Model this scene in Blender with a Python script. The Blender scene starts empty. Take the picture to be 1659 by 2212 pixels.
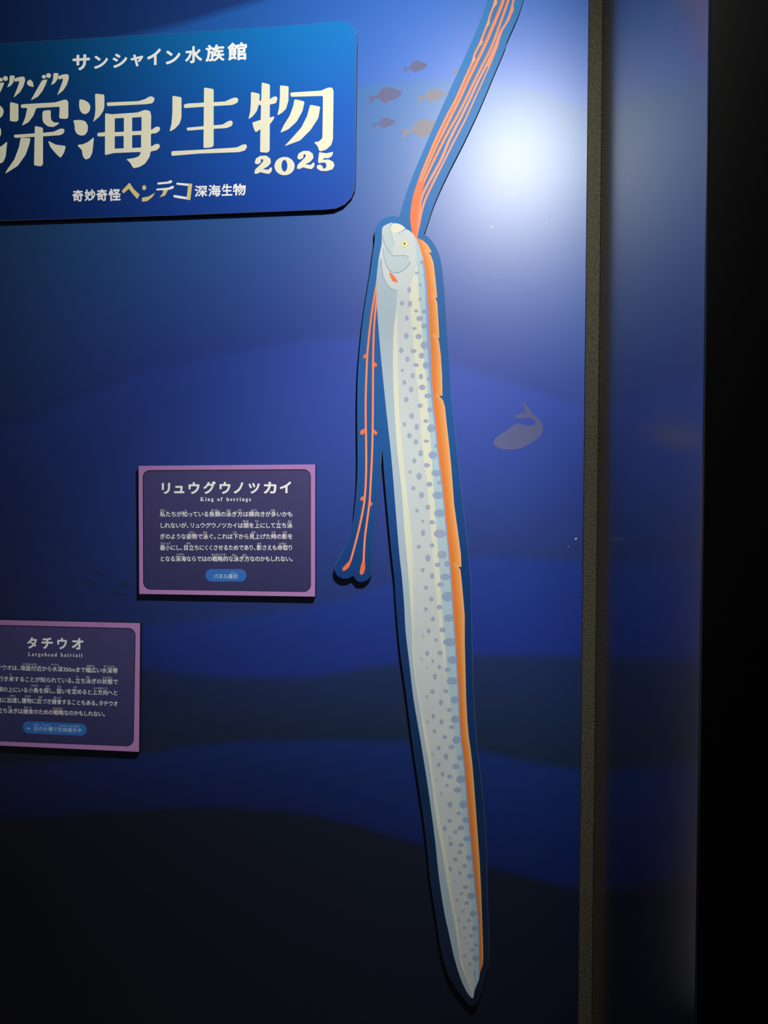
import bpy, math, random
from mathutils import Matrix, Vector
from mathutils.geometry import tessellate_polygon

random.seed(4)
sc = bpy.context.scene
C = sc.collection

# ------------------------------------------------------------------ camera
IMG_W, IMG_H, FOCAL = 1659, 2212, 1600.0
CAM_D, CAM_Z = 1.76, 1.50                      # metres from the mural, eye height
ROT = (Matrix.Rotation(0.10072836, 3, 'Z') @ Matrix.Rotation(math.pi / 2 - 0.0199707, 3, 'X')
       @ Matrix.Rotation(0.00521061, 3, 'Z'))
CAM = Vector((0.0, -CAM_D, CAM_Z))
cd = bpy.data.cameras.new('camera')
cd.sensor_fit = 'VERTICAL'
cd.sensor_height = 36.0
cd.lens = FOCAL / IMG_H * 36.0
cd.clip_start = 0.02
cam = bpy.data.objects.new('camera', cd)
cam.matrix_world = Matrix.Translation(CAM) @ ROT.to_4x4()
C.objects.link(cam)
sc.camera = cam

# ------------------------------------------------------------------ world, lamp, exposure
w = bpy.data.worlds.new('world'); sc.world = w
w.use_nodes = True
bgn = w.node_tree.nodes['Background']
bgn.inputs[0].default_value = (0.85, 0.92, 1.0, 1)
bgn.inputs[1].default_value = 0.05

def P(px, py, t=0.0):
    """point of the plane t metres in front of the mural seen at this place"""
    d = ROT @ Vector(((px - IMG_W / 2) / FOCAL, -(py - IMG_H / 2) / FOCAL, -1.0))
    k = (CAM_D - t) / d.y
    return CAM + d * k

hot = P(1132, 342)
LAMP_L = 0.58 * CAM_D
lamp_pos = Vector((hot.x + (hot.x - CAM.x) * 0.58, -LAMP_L, hot.z + (hot.z - CAM.z) * 0.58))
def spot(loc, target, watts, half, blend, size=0.035):
    ld = bpy.data.lights.new('ceiling_or_fill_spot', 'SPOT')
    ld.energy = watts
    ld.color = (1.0, 0.95, 0.82)
    ld.shadow_soft_size = size
    ld.spot_size = math.radians(2 * half)
    ld.spot_blend = blend
    o = bpy.data.objects.new('ceiling_or_fill_spot', ld)
    o.location = loc
    o.rotation_euler = (target - loc).to_track_quat('-Z', 'Y').to_euler()
    C.objects.link(o)
# wide ceiling spot placed from the hotspot, plus an added narrow fill aimed low
spot(lamp_pos, P(-336, 1288), 106.0, 79.5, 1.0)
spot(lamp_pos + Vector((0.03, 0, 0)), P(491, 2027), 126.0, 27, 1.0)

sc.view_settings.view_transform = 'Standard'
sc.view_settings.look = 'None'
sc.view_settings.gamma = 1.0
sc.view_settings.use_curve_mapping = False
sc.view_settings.exposure = 0.0

# ------------------------------------------------------------------ materials
def lin(r, g, b, k=1.0):
    f = lambda c: (c / 12.92 if c <= 0.04045 else ((c + 0.055) / 1.055) ** 2.4)
    return tuple(f(c / 255.0) * k for c in (r, g, b))

def mat(name, col=None, rough=0.5, spec=0.5, noise=0.0, nscale=60.0, bump=0.0, bscale=200.0,
        ramp=None, attr=None, bdist=0.002, xfade=None, ior=1.5):
    """print or paint: flat colour, vertical colour ramp in object space, or a colour attribute"""
    m = bpy.data.materials.new(name); m.use_nodes = True
    nt = m.node_tree; b = nt.nodes['Principled BSDF']
    b.inputs['Roughness'].default_value = rough
    b.inputs['Specular IOR Level'].default_value = spec
    b.inputs['IOR'].default_value = ior
    src = None
    tc = nt.nodes.new('ShaderNodeTexCoord')
    if attr:
        a = nt.nodes.new('ShaderNodeVertexColor'); a.layer_name = attr; src = a.outputs['Color']
    elif ramp:
        z0, z1 = ramp[0][0], ramp[-1][0]
        s = nt.nodes.new('ShaderNodeSeparateXYZ'); nt.links.new(tc.outputs['Object'], s.inputs[0])
        mr = nt.nodes.new('ShaderNodeMapRange')
        mr.inputs[1].default_value = z0; mr.inputs[2].default_value = z1
        nt.links.new(s.outputs['Z'], mr.inputs[0])
        cr = nt.nodes.new('ShaderNodeValToRGB')
        els = cr.color_ramp.elements
        els[0].position = 0; els[0].color = (*ramp[0][1], 1)
        els[1].position = 1; els[1].color = (*ramp[-1][1], 1)
        for z, c in ramp[1:-1]:
            e = els.new((z - z0) / (z1 - z0)); e.color = (*c, 1)
        nt.links.new(mr.outputs[0], cr.inputs[0]); src = cr.outputs[0]
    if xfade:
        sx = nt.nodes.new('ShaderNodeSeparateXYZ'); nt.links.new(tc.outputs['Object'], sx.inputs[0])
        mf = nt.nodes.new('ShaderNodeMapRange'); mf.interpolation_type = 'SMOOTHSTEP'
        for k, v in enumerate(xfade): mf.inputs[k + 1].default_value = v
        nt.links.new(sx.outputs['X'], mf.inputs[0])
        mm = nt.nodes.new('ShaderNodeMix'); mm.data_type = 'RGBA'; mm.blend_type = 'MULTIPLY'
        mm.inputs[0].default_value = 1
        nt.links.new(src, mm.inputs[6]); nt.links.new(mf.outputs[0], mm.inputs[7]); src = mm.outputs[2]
    if noise:
        n = nt.nodes.new('ShaderNodeTexNoise'); n.inputs['Scale'].default_value = nscale
        n.inputs['Detail'].default_value = 4
        nt.links.new(tc.outputs['Object'], n.inputs['Vector'])
        mr2 = nt.nodes.new('ShaderNodeMapRange')
        mr2.inputs[1].default_value = 0.3; mr2.inputs[2].default_value = 0.7
        mr2.inputs[3].default_value = 1 - noise; mr2.inputs[4].default_value = 1 + noise
        nt.links.new(n.outputs[0], mr2.inputs[0])
        mx = nt.nodes.new('ShaderNodeMix'); mx.data_type = 'RGBA'; mx.blend_type = 'MULTIPLY'
        mx.inputs[0].default_value = 1
        if src: nt.links.new(src, mx.inputs[6])
        else: mx.inputs[6].default_value = (*col, 1)
        nt.links.new(mr2.outputs[0], mx.inputs[7]); src = mx.outputs[2]
    if src: nt.links.new(src, b.inputs['Base Color'])
    else: b.inputs['Base Color'].default_value = (*col, 1)
    if bump:
        n2 = nt.nodes.new('ShaderNodeTexNoise'); n2.inputs['Scale'].default_value = bscale
        n2.inputs['Detail'].default_value = 3
        nt.links.new(tc.outputs['Object'], n2.inputs['Vector'])
        bp = nt.nodes.new('ShaderNodeBump'); bp.inputs['Strength'].default_value = bump
        bp.inputs['Distance'].default_value = bdist
        nt.links.new(n2.outputs[0], bp.inputs['Height']); nt.links.new(bp.outputs[0], b.inputs['Normal'])
    return m

# ------------------------------------------------------------------ objects and tags
def empty(name, loc):
    o = bpy.data.objects.new(name, None); o.location = loc
    o.empty_display_size = 0.05; C.objects.link(o); return o

def tag(o, label=None, cat=None, group=None, kind=None):
    if label: o['label'] = label
    if cat: o['category'] = cat
    if group: o['group'] = group
    if kind: o['kind'] = kind
    return o

STEP = 1.0e-5        # one printed layer above another

class Art:
    """flat prints and solid boards gathered into ONE mesh"""
    def __init__(self, t=0.0):
        self.v, self.f, self.mi, self.mats, self.t, self.k = [], [], [], [], t, 0
    def slot(self, m):
        if m not in self.mats: self.mats.append(m)
        return self.mats.index(m)
    def world_poly(self, loops, m):
        """loops: outer and holes as world points on one upright plane"""
        i = self.slot(m)
        tris = tessellate_polygon([[Vector((p.x, p.z, 0)) for p in l] for l in loops])
        flat = [p for l in loops for p in l]; b = len(self.v)
        self.v += [tuple(p) for p in flat]
        for a, c, d in tris:
            A, B_, D = flat[a], flat[c], flat[d]
            cr = (B_.x - A.x) * (D.z - A.z) - (B_.z - A.z) * (D.x - A.x)
            if abs(cr) < 1e-14: continue
            self.f.append((b + a, b + c, b + d) if cr > 0 else (b + a, b + d, b + c))
            self.mi.append(i)
    def poly(self, pts, m, holes=(), lift=None):
        if lift is None:
            self.k += 1; lift = self.k
        t = self.t + lift * STEP
        self.world_poly([[P(x, y, t) for x, y in l] for l in [pts, *holes]], m)
    def strip(self, centre, widths, m):
        """a ribbon of varying width"""
        n = len(centre); L, R = [], []
        for i, (x, y) in enumerate(centre):
            a = centre[max(0, i - 1)]; b = centre[min(n - 1, i + 1)]
            dx, dy = b[0] - a[0], b[1] - a[1]; l = math.hypot(dx, dy) or 1
            wv = widths if isinstance(widths, (int, float)) else widths[0] + (widths[1] - widths[0]) * i / (n - 1)
            L.append((x - dy / l * wv / 2, y + dx / l * wv / 2)); R.append((x + dy / l * wv / 2, y - dx / l * wv / 2))
        self.poly(L + R[::-1], m)
    def board(self, pts, front, side, edge, bevel=0.0006, back=0.0008):
        """solid board standing off the mural: front, thin cut edge, sides"""
        t = self.t
        W_ = [P(x, y, t) for x, y in pts]
        n = len(W_)
        area = sum(W_[i].x * W_[(i + 1) % n].z - W_[(i + 1) % n].x * W_[i].z for i in range(n))
        if area < 0: W_ = W_[::-1]                     # counter-clockwise seen from the front
        ins = []
        for i in range(n):
            a, b, c = W_[i - 1], W_[i], W_[(i + 1) % n]
            e1 = Vector((b.x - a.x, b.z - a.z)); e2 = Vector((c.x - b.x, c.z - b.z))
            e1 = e1.normalized() if e1.length > 0 else e1; e2 = e2.normalized() if e2.length > 0 else e2
            nv = Vector((-(e1.y + e2.y), e1.x + e2.x))
            nv = nv.normalized() if nv.length > 1e-6 else Vector((0, 0))
            ins.append(Vector((b.x + nv.x * bevel, -t, b.z + nv.y * bevel)))
        self.world_poly([ins], front)
        b0 = len(self.v)
        self.v += [tuple(p) for p in ins] + [(p.x, -t + bevel, p.z) for p in W_] + [(p.x, -back, p.z) for p in W_]
        ie, is_ = self.slot(edge), self.slot(side)
        for i in range(n):
            j = (i + 1) % n
            self.f.append((b0 + i, b0 + n + i, b0 + n + j, b0 + j)); self.mi.append(ie)
            self.f.append((b0 + n + i, b0 + 2 * n + i, b0 + 2 * n + j, b0 + n + j)); self.mi.append(is_)
        self.f.append(tuple(b0 + 2 * n + i for i in range(n))[::-1]); self.mi.append(is_)
    def build(self, name, parent=None):
        me = bpy.data.meshes.new(name)
        off = parent.matrix_world.translation if parent else Vector((0, 0, 0))
        if parent: off = WORLD[parent.name]
        me.from_pydata([tuple(Vector(p) - off) for p in self.v], [], self.f)
        for m in self.mats: me.materials.append(m)
        me.polygons.foreach_set('material_index', self.mi)
        me.update()
        o = bpy.data.objects.new(name, me); C.objects.link(o)
        if parent: o.parent = parent
        WORLD[o.name] = off
        return o

WORLD = {}
def thing(name, loc, label, cat):
    o = empty(name, loc); tag(o, label, cat); WORLD[o.name] = Vector(loc); return o

# ------------------------------------------------------------------ outlines
def Z(crop, pts):
    """points read off an enlarged view (x0, y0, scale)"""
    x0, y0, s = crop
    return [(x0 + x * s, y0 + y * s) for x, y in pts]

def soft(pts, r):
    """closed outline with its corners rounded by r"""
    out = []; n = len(pts)
    for i in range(n):
        a, b, c = Vector(pts[i - 1]), Vector(pts[i]), Vector(pts[(i + 1) % n])
        d1, d2 = a - b, c - b
        q1 = min(r, d1.length * 0.48); q2 = min(r, d2.length * 0.48)
        if d1.length < 1e-6 or d2.length < 1e-6: continue
        s, e = b + d1.normalized() * q1, b + d2.normalized() * q2
        for k in range(4):
            u = k / 3
            out.append(tuple(s * (1 - u) ** 2 + b * 2 * u * (1 - u) + e * u * u))
    return out

def curve(pts, n=4, closed=False, corner=50):
    """smooth line through the points, sharp turns kept"""
    N = len(pts); p = [Vector(q) for q in pts]; out = []
    def sharp(i):
        if not closed and i in (0, N - 1): return True
        d1 = p[i] - p[i - 1]; d2 = p[(i + 1) % N] - p[i]
        if d1.length < 1e-9 or d2.length < 1e-9: return True
        return math.degrees(d1.angle(d2)) > corner
    for i in range(N if closed else N - 1):
        b, c = p[i], p[(i + 1) % N]
        L = (c - b).length
        a = p[i - 1] if (closed or i) else b
        d = p[(i + 2) % N] if (closed or i + 2 < N) else c
        def tan(u, v, w_):
            t = (w_ - u); m = min((v - u).length, (w_ - v).length)
            return t.normalized() * L if t.length > 1e-9 else Vector((0, 0))
        t1 = (c - b) if sharp(i) else tan(a, b, c)
        t2 = (c - b) if sharp((i + 1) % N) else tan(b, c, d)
        for k in range(n):
            u = k / n; h = u * u * (3 - 2 * u)
            q = b * (1 - h) + c * h + t1 * (u * (1 - u) ** 2) + t2 * (-u * u * (1 - u))
            out.append(tuple(q))
    if not closed: out.append(tuple(p[-1]))
    return out

def ell(cx, cy, rx, ry, n=20, rot=0.0):
    c, s = math.cos(rot), math.sin(rot)
    return [(cx + rx * math.cos(a) * c - ry * math.sin(a) * s, cy + rx * math.cos(a) * s + ry * math.sin(a) * c)
            for a in (2 * math.pi * k / n for k in range(n))]

def rrect(x0, y0, x1, y1, r, n=8, skew=None):
    """rounded rectangle; skew maps unit square to four corners"""
    out = []
    for cx, cy, a0 in ((x1 - r, y0 + r, -90), (x1 - r, y1 - r, 0), (x0 + r, y1 - r, 90), (x0 + r, y0 + r, 180)):
        for k in range(n + 1):
            a = math.radians(a0 + 90 * k / n); out.append((cx + r * math.cos(a), cy + r * math.sin(a)))
    return out

def quad_rr(TL, TR, BR, BL, r, n=8):
    """rounded four-cornered outline"""
    pts = [TL, TR, BR, BL]; out = []
    for i in range(4):
        a, b, c = Vector(pts[i - 1]), Vector(pts[i]), Vector(pts[(i + 1) % 4])
        d1, d2 = (a - b).normalized(), (c - b).normalized()
        if r <= 0: out.append(tuple(b)); continue
        o = b + d1 * r + d2 * r
        for k in range(n + 1):
            u = math.pi / 2 * k / n
            out.append(tuple(o - d2 * r * math.cos(u) - d1 * r * math.sin(u)))
    return out

# ------------------------------------------------------------------ lettering
GL = {}
def glyph(ch, off):
    """triangles of one character, 1 em square, slightly emboldened"""
    key = (ch, off)
    if key in GL: return GL[key]
    cu = bpy.data.curves.new('g', 'FONT'); cu.body = ch; cu.offset = off; cu.resolution_u = 3
    o = bpy.data.objects.new('g', cu); C.objects.link(o)
    dg = bpy.context.evaluated_depsgraph_get(); ev = o.evaluated_get(dg); me = ev.to_mesh()
    vs = [(v.co.x, v.co.y) for v in me.vertices]; fs = [tuple(p.vertices) for p in me.polygons]
    ev.to_mesh_clear(); bpy.data.objects.remove(o); bpy.data.curves.remove(cu)
    GL[key] = (vs, fs); return GL[key]

def put_glyph(art, ch, off, fn, m, lift):
    """one character, thickened by overprinting it slightly shifted"""
    if off > 0:
        for k, (sx, sy) in enumerate(((-.7, -.7), (.7, -.7), (.7, .7), (-.7, .7), (0, 0), (1, 0), (-1, 0), (0, 1), (0, -1))):
            put_glyph(art, ch, 0, lambda x, y, sx=sx, sy=sy: fn(x + sx * off, y + sy * off), m, lift + k * 0.06)
        return
    vs, fs = glyph(ch, 0.0); b = len(art.v); i = art.slot(m)
    t = art.t + lift * STEP
    w_ = [P(*fn(x, y), t) for x, y in vs]
    art.v += [tuple(p) for p in w_]
    for f in fs:
        n = len(f)
        ar = sum(w_[f[k]].x * w_[f[(k + 1) % n]].z - w_[f[(k + 1) % n]].x * w_[f[k]].z for k in range(n))
        if abs(ar) < 1e-13: continue
        art.f.append(tuple(b + q for q in (f if ar > 0 else f[::-1]))); art.mi.append(i)

def adv(ch):
    if ch in '、。': return 0.55
    if ch == ' ': return 0.4
    o = ord(ch)
    if o < 0x2000 or o > 0x1d000:
        vs, _ = glyph(ch, 0.0)
        return max(x for x, y in vs) + 0.06
    if 0x3040 <= o <= 0x30ff:
        return {'し': .85, 'く': .8, 'り': .85, 'う': .9, 'ょ': .8, 'ゃ': .8, 'ュ': .85, 'ノ': .9, 'っ': .85}.get(ch, 0.95)
    return 1.0

def line(art, s, a, b, em, m, off=0.02, lift=6, space=0.0):
    """a run of characters whose middle line goes from a to b, em high"""
    ads = [adv(c) + space for c in s]; tot = sum(ads) - space
    dx, dy = b[0] - a[0], b[1] - a[1]; L = math.hypot(dx, dy); ux, uy = dx / L, dy / L
    sx = L / tot; x = 0.0
    for c, ad in zip(s, ads):
        if c != ' ':
            w0 = 1.0 if 0x2e80 <= ord(c) < 0x1d000 and c not in '、。' else None
            sh = x if w0 is None else x + (ad - space - 1.0) / 2
            def fn(gx, gy, sh=sh):
                u = (sh + gx) * sx; v = (gy - 0.3575) * em
                return (a[0] + ux * u + uy * v, a[1] + uy * u - ux * v)
            put_glyph(art, c, off, fn, m, lift)
        x += ad

def boxed(art, ch, box, m, off=0.03, lift=6, crop=None, slope=0.0):
    """one character stretched to its ink box"""
    x0, y0, x1, y1 = box
    if crop: (x0, y0), (x1, y1) = Z(crop, [(x0, y0), (x1, y1)])
    vs, _ = glyph(ch, 0.0)
    xs = [v[0] for v in vs]; ys = [v[1] for v in vs]
    ax, bx, ay, by = min(xs) - off, max(xs) + off, min(ys) - off, max(ys) + off
    def fn(gx, gy):
        u = (gx - ax) / (bx - ax)
        return (x0 + u * (x1 - x0), y1 - (gy - ay) / (by - ay) * (y1 - y0) + slope * (u - .5) * (x1 - x0))
    put_glyph(art, ch, off, fn, m, lift)

# ------------------------------------------------------------------ the setting: mural wall
def lerp_line(pl, x):
    if x <= pl[0][0]: return pl[0][1]
    for (xa, ya), (xb, yb) in zip(pl, pl[1:]):
        if x <= xb: return ya + (yb - ya) * (x - xa) / (xb - xa)
    return pl[-1][1]

EDGE_X = 0.5 * (P(1268, 0).x + P(1259, 1480).x)          # right edge of the mural
PIL_X = 0.5 * (P(1297, 0).x + P(1290, 1480).x)           # face of the dark side wall
TOP_Z, LEFT_X = 3.0, -2.6

swell = [   # crest lines of the printed water layers, as seen
    [(0, 130), (200, 95), (300, 74), (400, 50), (560, 2), (800, -90), (1270, -260)],
    [(0, 420), (300, 330), (600, 240), (773, 187), (890, 174), (962, 174), (1068, 178), (1150, 193), (1270, 235)],
    [(0, 938), (96, 895), (193, 856), (289, 813), (386, 789), (482, 769), (579, 750), (675, 735), (795, 728), (880, 742),
     (979, 790), (1127, 834), (1270, 884)],
    [(0, 1395), (322, 1352), (448, 1339), (575, 1326), (638, 1318), (701, 1303), (765, 1288), (850, 1255), (930, 1222), (1014, 1203),
     (1262, 1213)],
    [(0, 1420), (305, 1442), (385, 1453), (490, 1463), (596, 1464), (680, 1461), (765, 1447), (857, 1432), (1021, 1413), (1262, 1418)],
    [(0, 1655), (300, 1632), (406, 1613), (533, 1601), (701, 1598), (878, 1602), (1026, 1620), (1107, 1638), (1180, 1653), (1262, 1664)],
    [(0, 1770), (305, 1748), (448, 1743), (575, 1748), (659, 1756), (765, 1781), (870, 1811), (1041, 1870), (1143, 1892), (1198, 1910),
     (1262, 1922)],
]
swell_w = [[(P(x, y).x, P(x, y).z) for x, y in l] for l in swell]
# printed colour just below each crest and just above the next one (linear)
water = [
    ((0.0004, 0.060, 0.34), (0.0004, 0.054, 0.34)),
    ((0.008, 0.155, 0.73), (0.014, 0.145, 0.72)),
    ((0.020, 0.165, 0.56), (0.018, 0.070, 0.50)),
    ((0.022, 0.082, 0.62), (0.013, 0.042, 0.27)),
    ((0.008, 0.044, 0.38), (0.007, 0.033, 0.33)),
    ((0.008, 0.029, 0.150), (0.006, 0.022, 0.080)),
    ((0.003, 0.027, 0.21), (0.003, 0.014, 0.140)),
    ((0.003, 0.010, 0.036), (0.003, 0.005, 0.020)),
]
def side_fade(x, band):                                    # lamp falloff towards the left, painted into the print colours
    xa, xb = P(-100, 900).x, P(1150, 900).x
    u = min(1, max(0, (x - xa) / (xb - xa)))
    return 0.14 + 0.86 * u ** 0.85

def build_mural():
    cols = [LEFT_X + (EDGE_X - LEFT_X) * k / 90 for k in range(91)]
    V, F, COL = [], [], []
    def row(zf, c, b):
        i0 = len(V)
        for x in cols:
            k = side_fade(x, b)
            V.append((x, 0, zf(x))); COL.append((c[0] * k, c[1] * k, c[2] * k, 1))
        return i0
    crest = [lambda x: TOP_Z] + [lambda x, l=l: min(TOP_Z - .05, lerp_line(l, x)) for l in swell_w] + [lambda x: 0.0]
    prev = None
    SOFT = 0.011
    for b in range(8):
        up, lo = crest[b], crest[b + 1]
        ca, cb = water[b]
        for k in range(13):
            u = k / 12
            def zf(x, u=u, up=up, lo=lo, b=b):
                a = up(x) - (SOFT if b else 0); e = lo(x) + (SOFT if b < 7 else 0)
                e = min(e, a - .002)
                return a + (e - a) * u
            c = tuple(ca[i] + (cb[i] - ca[i]) * u for i in range(3))
            r = row(zf, c, b)
            if prev is not None:
                for j in range(len(cols) - 1):
                    F.append((prev + j, r + j, r + j + 1, prev + j + 1))
            prev = r
    a = Art(0.0)
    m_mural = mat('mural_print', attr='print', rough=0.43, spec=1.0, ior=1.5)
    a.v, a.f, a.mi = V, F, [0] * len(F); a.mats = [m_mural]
    nv = len(V)
    # fish shoal printed on the mural
    M = (760, 100, 240 / 1659)
    fish = [(745, 690), (715, 662), (680, 650), (600, 620), (530, 607), (470, 620), (430, 655), (400, 700), (360, 740), (340, 737), (285, 738),
            (240, 725), (262, 775), (256, 820), (240, 870), (275, 840), (310, 815), (350, 777), (380, 785), (430, 810), (480, 850),
            (510, 848), (540, 825), (620, 800), (700, 755), (735, 715)]
    def shoal(box, m, crop=M, flip=False):
        x0, y0, x1, y1 = box; q = []
        for x, y in fish:
            u = (x - 240) / 505.0; v = (y - 607) / 263.0
            if flip: u = 1 - u
            q.append((x0 + u * (x1 - x0), y0 + v * (y1 - y0)))
        a.poly(curve(Z(crop, q), 2, True, 70), m)
    g1 = mat('shoal_print_violet', (0.100, 0.112, 0.27), rough=0.40)
    g2 = mat('shoal_print_grey', (0.20, 0.20, 0.29), rough=0.40)
    for box, m in (((765, 218, 1125, 405), g1), ((240, 607, 745, 870), g1), ((975, 635, 1400, 855), g2), ((305, 1068, 650, 1235), g1),
                   ((740, 1085, 1330, 1390), g2), ((1515, 237, 1830, 445), g2)):
        shoal(box, m)
    g3 = mat('deep_shoal_print', (0.012, 0.024, 0.110), rough=0.40)
    LW = (0, 1200, 320 / 1659)
    for box in ((140, 290, 490, 450), (915, 270, 1110, 360), (1030, 175, 1190, 250), (1330, 285, 1500, 370), (1240, 390, 1420, 470),
                (560, 630, 900, 800)):
        shoal(box, g3, LW, True)
    N = (1030, 840, 200 / 1659)
    squid = [(300, 960), (330, 890), (420, 820), (540, 740), (620, 680), (690, 632), (750, 620), (810, 637), (870, 656), (960, 660), (1020, 648),
             (1050, 612), (1030, 560), (980, 528), (880, 518), (800, 535), (720, 520), (660, 490), (740, 455), (880, 418), (862, 370),
             (825, 290), (800, 225), (870, 280), (950, 372), (1030, 480), (1130, 562), (1172, 630), (1186, 700), (1165, 800), (1100, 880),
             (1000, 950), (900, 1012), (800, 1062), (700, 1083), (560, 1085), (440, 1075), (360, 1040), (310, 1000)]
    a.poly(curve(Z(N, squid), 3, True, 70), mat('squid_print', (0.125, 0.145, 0.36), rough=0.40))
    # small raised nicks in the film
    nick = mat('bare_nick', (0.7, 0.7, 0.72), rough=0.3)
    for px, py, r in ((1062, 492, .0042), (1180, 483, .0026), (1244, 1164, .0032), (1228, 1181, .0014)):
        c = P(px, py); b0 = len(a.v); i = a.slot(nick)
        ring = [(c.x + r * (.6 * math.cos(q) + .5 * math.sin(q)), -0.0001, c.z + r * (.75 * math.sin(q) - .3 * math.cos(q)))
                for q in (math.tau * k / 10 for k in range(10))]
        a.v += ring + [(c.x, -r * .35, c.z)]
        for k in range(10):
            a.f.append((b0 + k, b0 + (k + 1) % 10, b0 + 10)); a.mi.append(i)
    o = a.build('wall_back')
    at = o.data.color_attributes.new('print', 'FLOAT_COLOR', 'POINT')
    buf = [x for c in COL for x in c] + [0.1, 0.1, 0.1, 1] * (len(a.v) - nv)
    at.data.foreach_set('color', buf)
    tag(o, kind='structure')
build_mural()

def box_obj(name, x0, x1, y0, y1, z0, z1, m, bevel=0.0, kind='structure'):
    import bmesh
    bm = bmesh.new(); bmesh.ops.create_cube(bm, size=1.0)
    for v in bm.verts:
        v.co = ((x0 + x1) / 2 + v.co.x * (x1 - x0), (y0 + y1) / 2 + v.co.y * (y1 - y0), (z0 + z1) / 2 + v.co.z * (z1 - z0))
    if bevel: bmesh.ops.bevel(bm, geom=bm.edges[:], offset=bevel, segments=3, affect='EDGES', profile=0.5)
    me = bpy.data.meshes.new(name); bm.to_mesh(me); bm.free(); me.materials.append(m)
    o = bpy.data.objects.new(name, me); C.objects.link(o); tag(o, kind=kind); return o

# rough grey strip closing the mural's right edge, then the dark side wall that mirrors it
m_strip = mat('rough_grey_strip', (0.066, 0.061, 0.042), rough=0.55, spec=0.5, noise=0.5, nscale=230, bump=0.9, bscale=420, bdist=0.004)
box_obj('trim_1', EDGE_X + 0.0008, PIL_X - 0.0002, -0.005, 0.02, 0.0, TOP_Z, m_strip, 0.0015)
PIL_D = None
for k in range(1, 2000):                                   # depth at which the side wall's free edge stands
    t = k * 0.001
    if P(1522, 745, t).x <= PIL_X: PIL_D = t; break
m_side = mat('satin_black_panel', (0.003, 0.004, 0.008), rough=0.19, spec=0.5, ior=2.8)
box_obj('wall_right', PIL_X, PIL_X + 0.9, -PIL_D, 0.02, 0.0, TOP_Z, m_side, 0.004)
m_felt = mat('matte_black_felt', (0.0022, 0.0022, 0.0032), rough=0.95, spec=0.08)
box_obj('trim_2', PIL_X + 0.0015, PIL_X + 0.9, -PIL_D - 0.004, -PIL_D - 0.0002, 0.0, TOP_Z, m_felt, 0.001)
m_floor = mat('dark_carpet', (0.012, 0.012, 0.016), rough=0.9, noise=0.3, nscale=300)
box_obj('floor', LEFT_X, PIL_X + 0.9, -3.2, 0.02, -0.05, 0.0, m_floor)
m_ceil = mat('black_ceiling', (0.006, 0.006, 0.008), rough=0.9, noise=0.2)
box_obj('ceiling', LEFT_X, PIL_X + 0.9, -3.2, 0.02, TOP_Z, TOP_Z + 0.05, m_ceil)

# ------------------------------------------------------------------ shared prints
WHITE = mat('white_ink', (0.84, 0.87, 0.93), rough=0.55, spec=0.3)
CREAM = mat('cream_ink', (0.74, 0.74, 0.62), rough=0.55, spec=0.3)
YELLOW = mat('yellow_ink', (0.66, 0.58, 0.24), rough=0.55, spec=0.3)
CORE = mat('black_board_core', (0.004, 0.004, 0.005), rough=0.8, spec=0.2)
CUT = mat('pale_cut_edge', (0.17, 0.20, 0.27), rough=0.5, spec=0.4)

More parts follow.
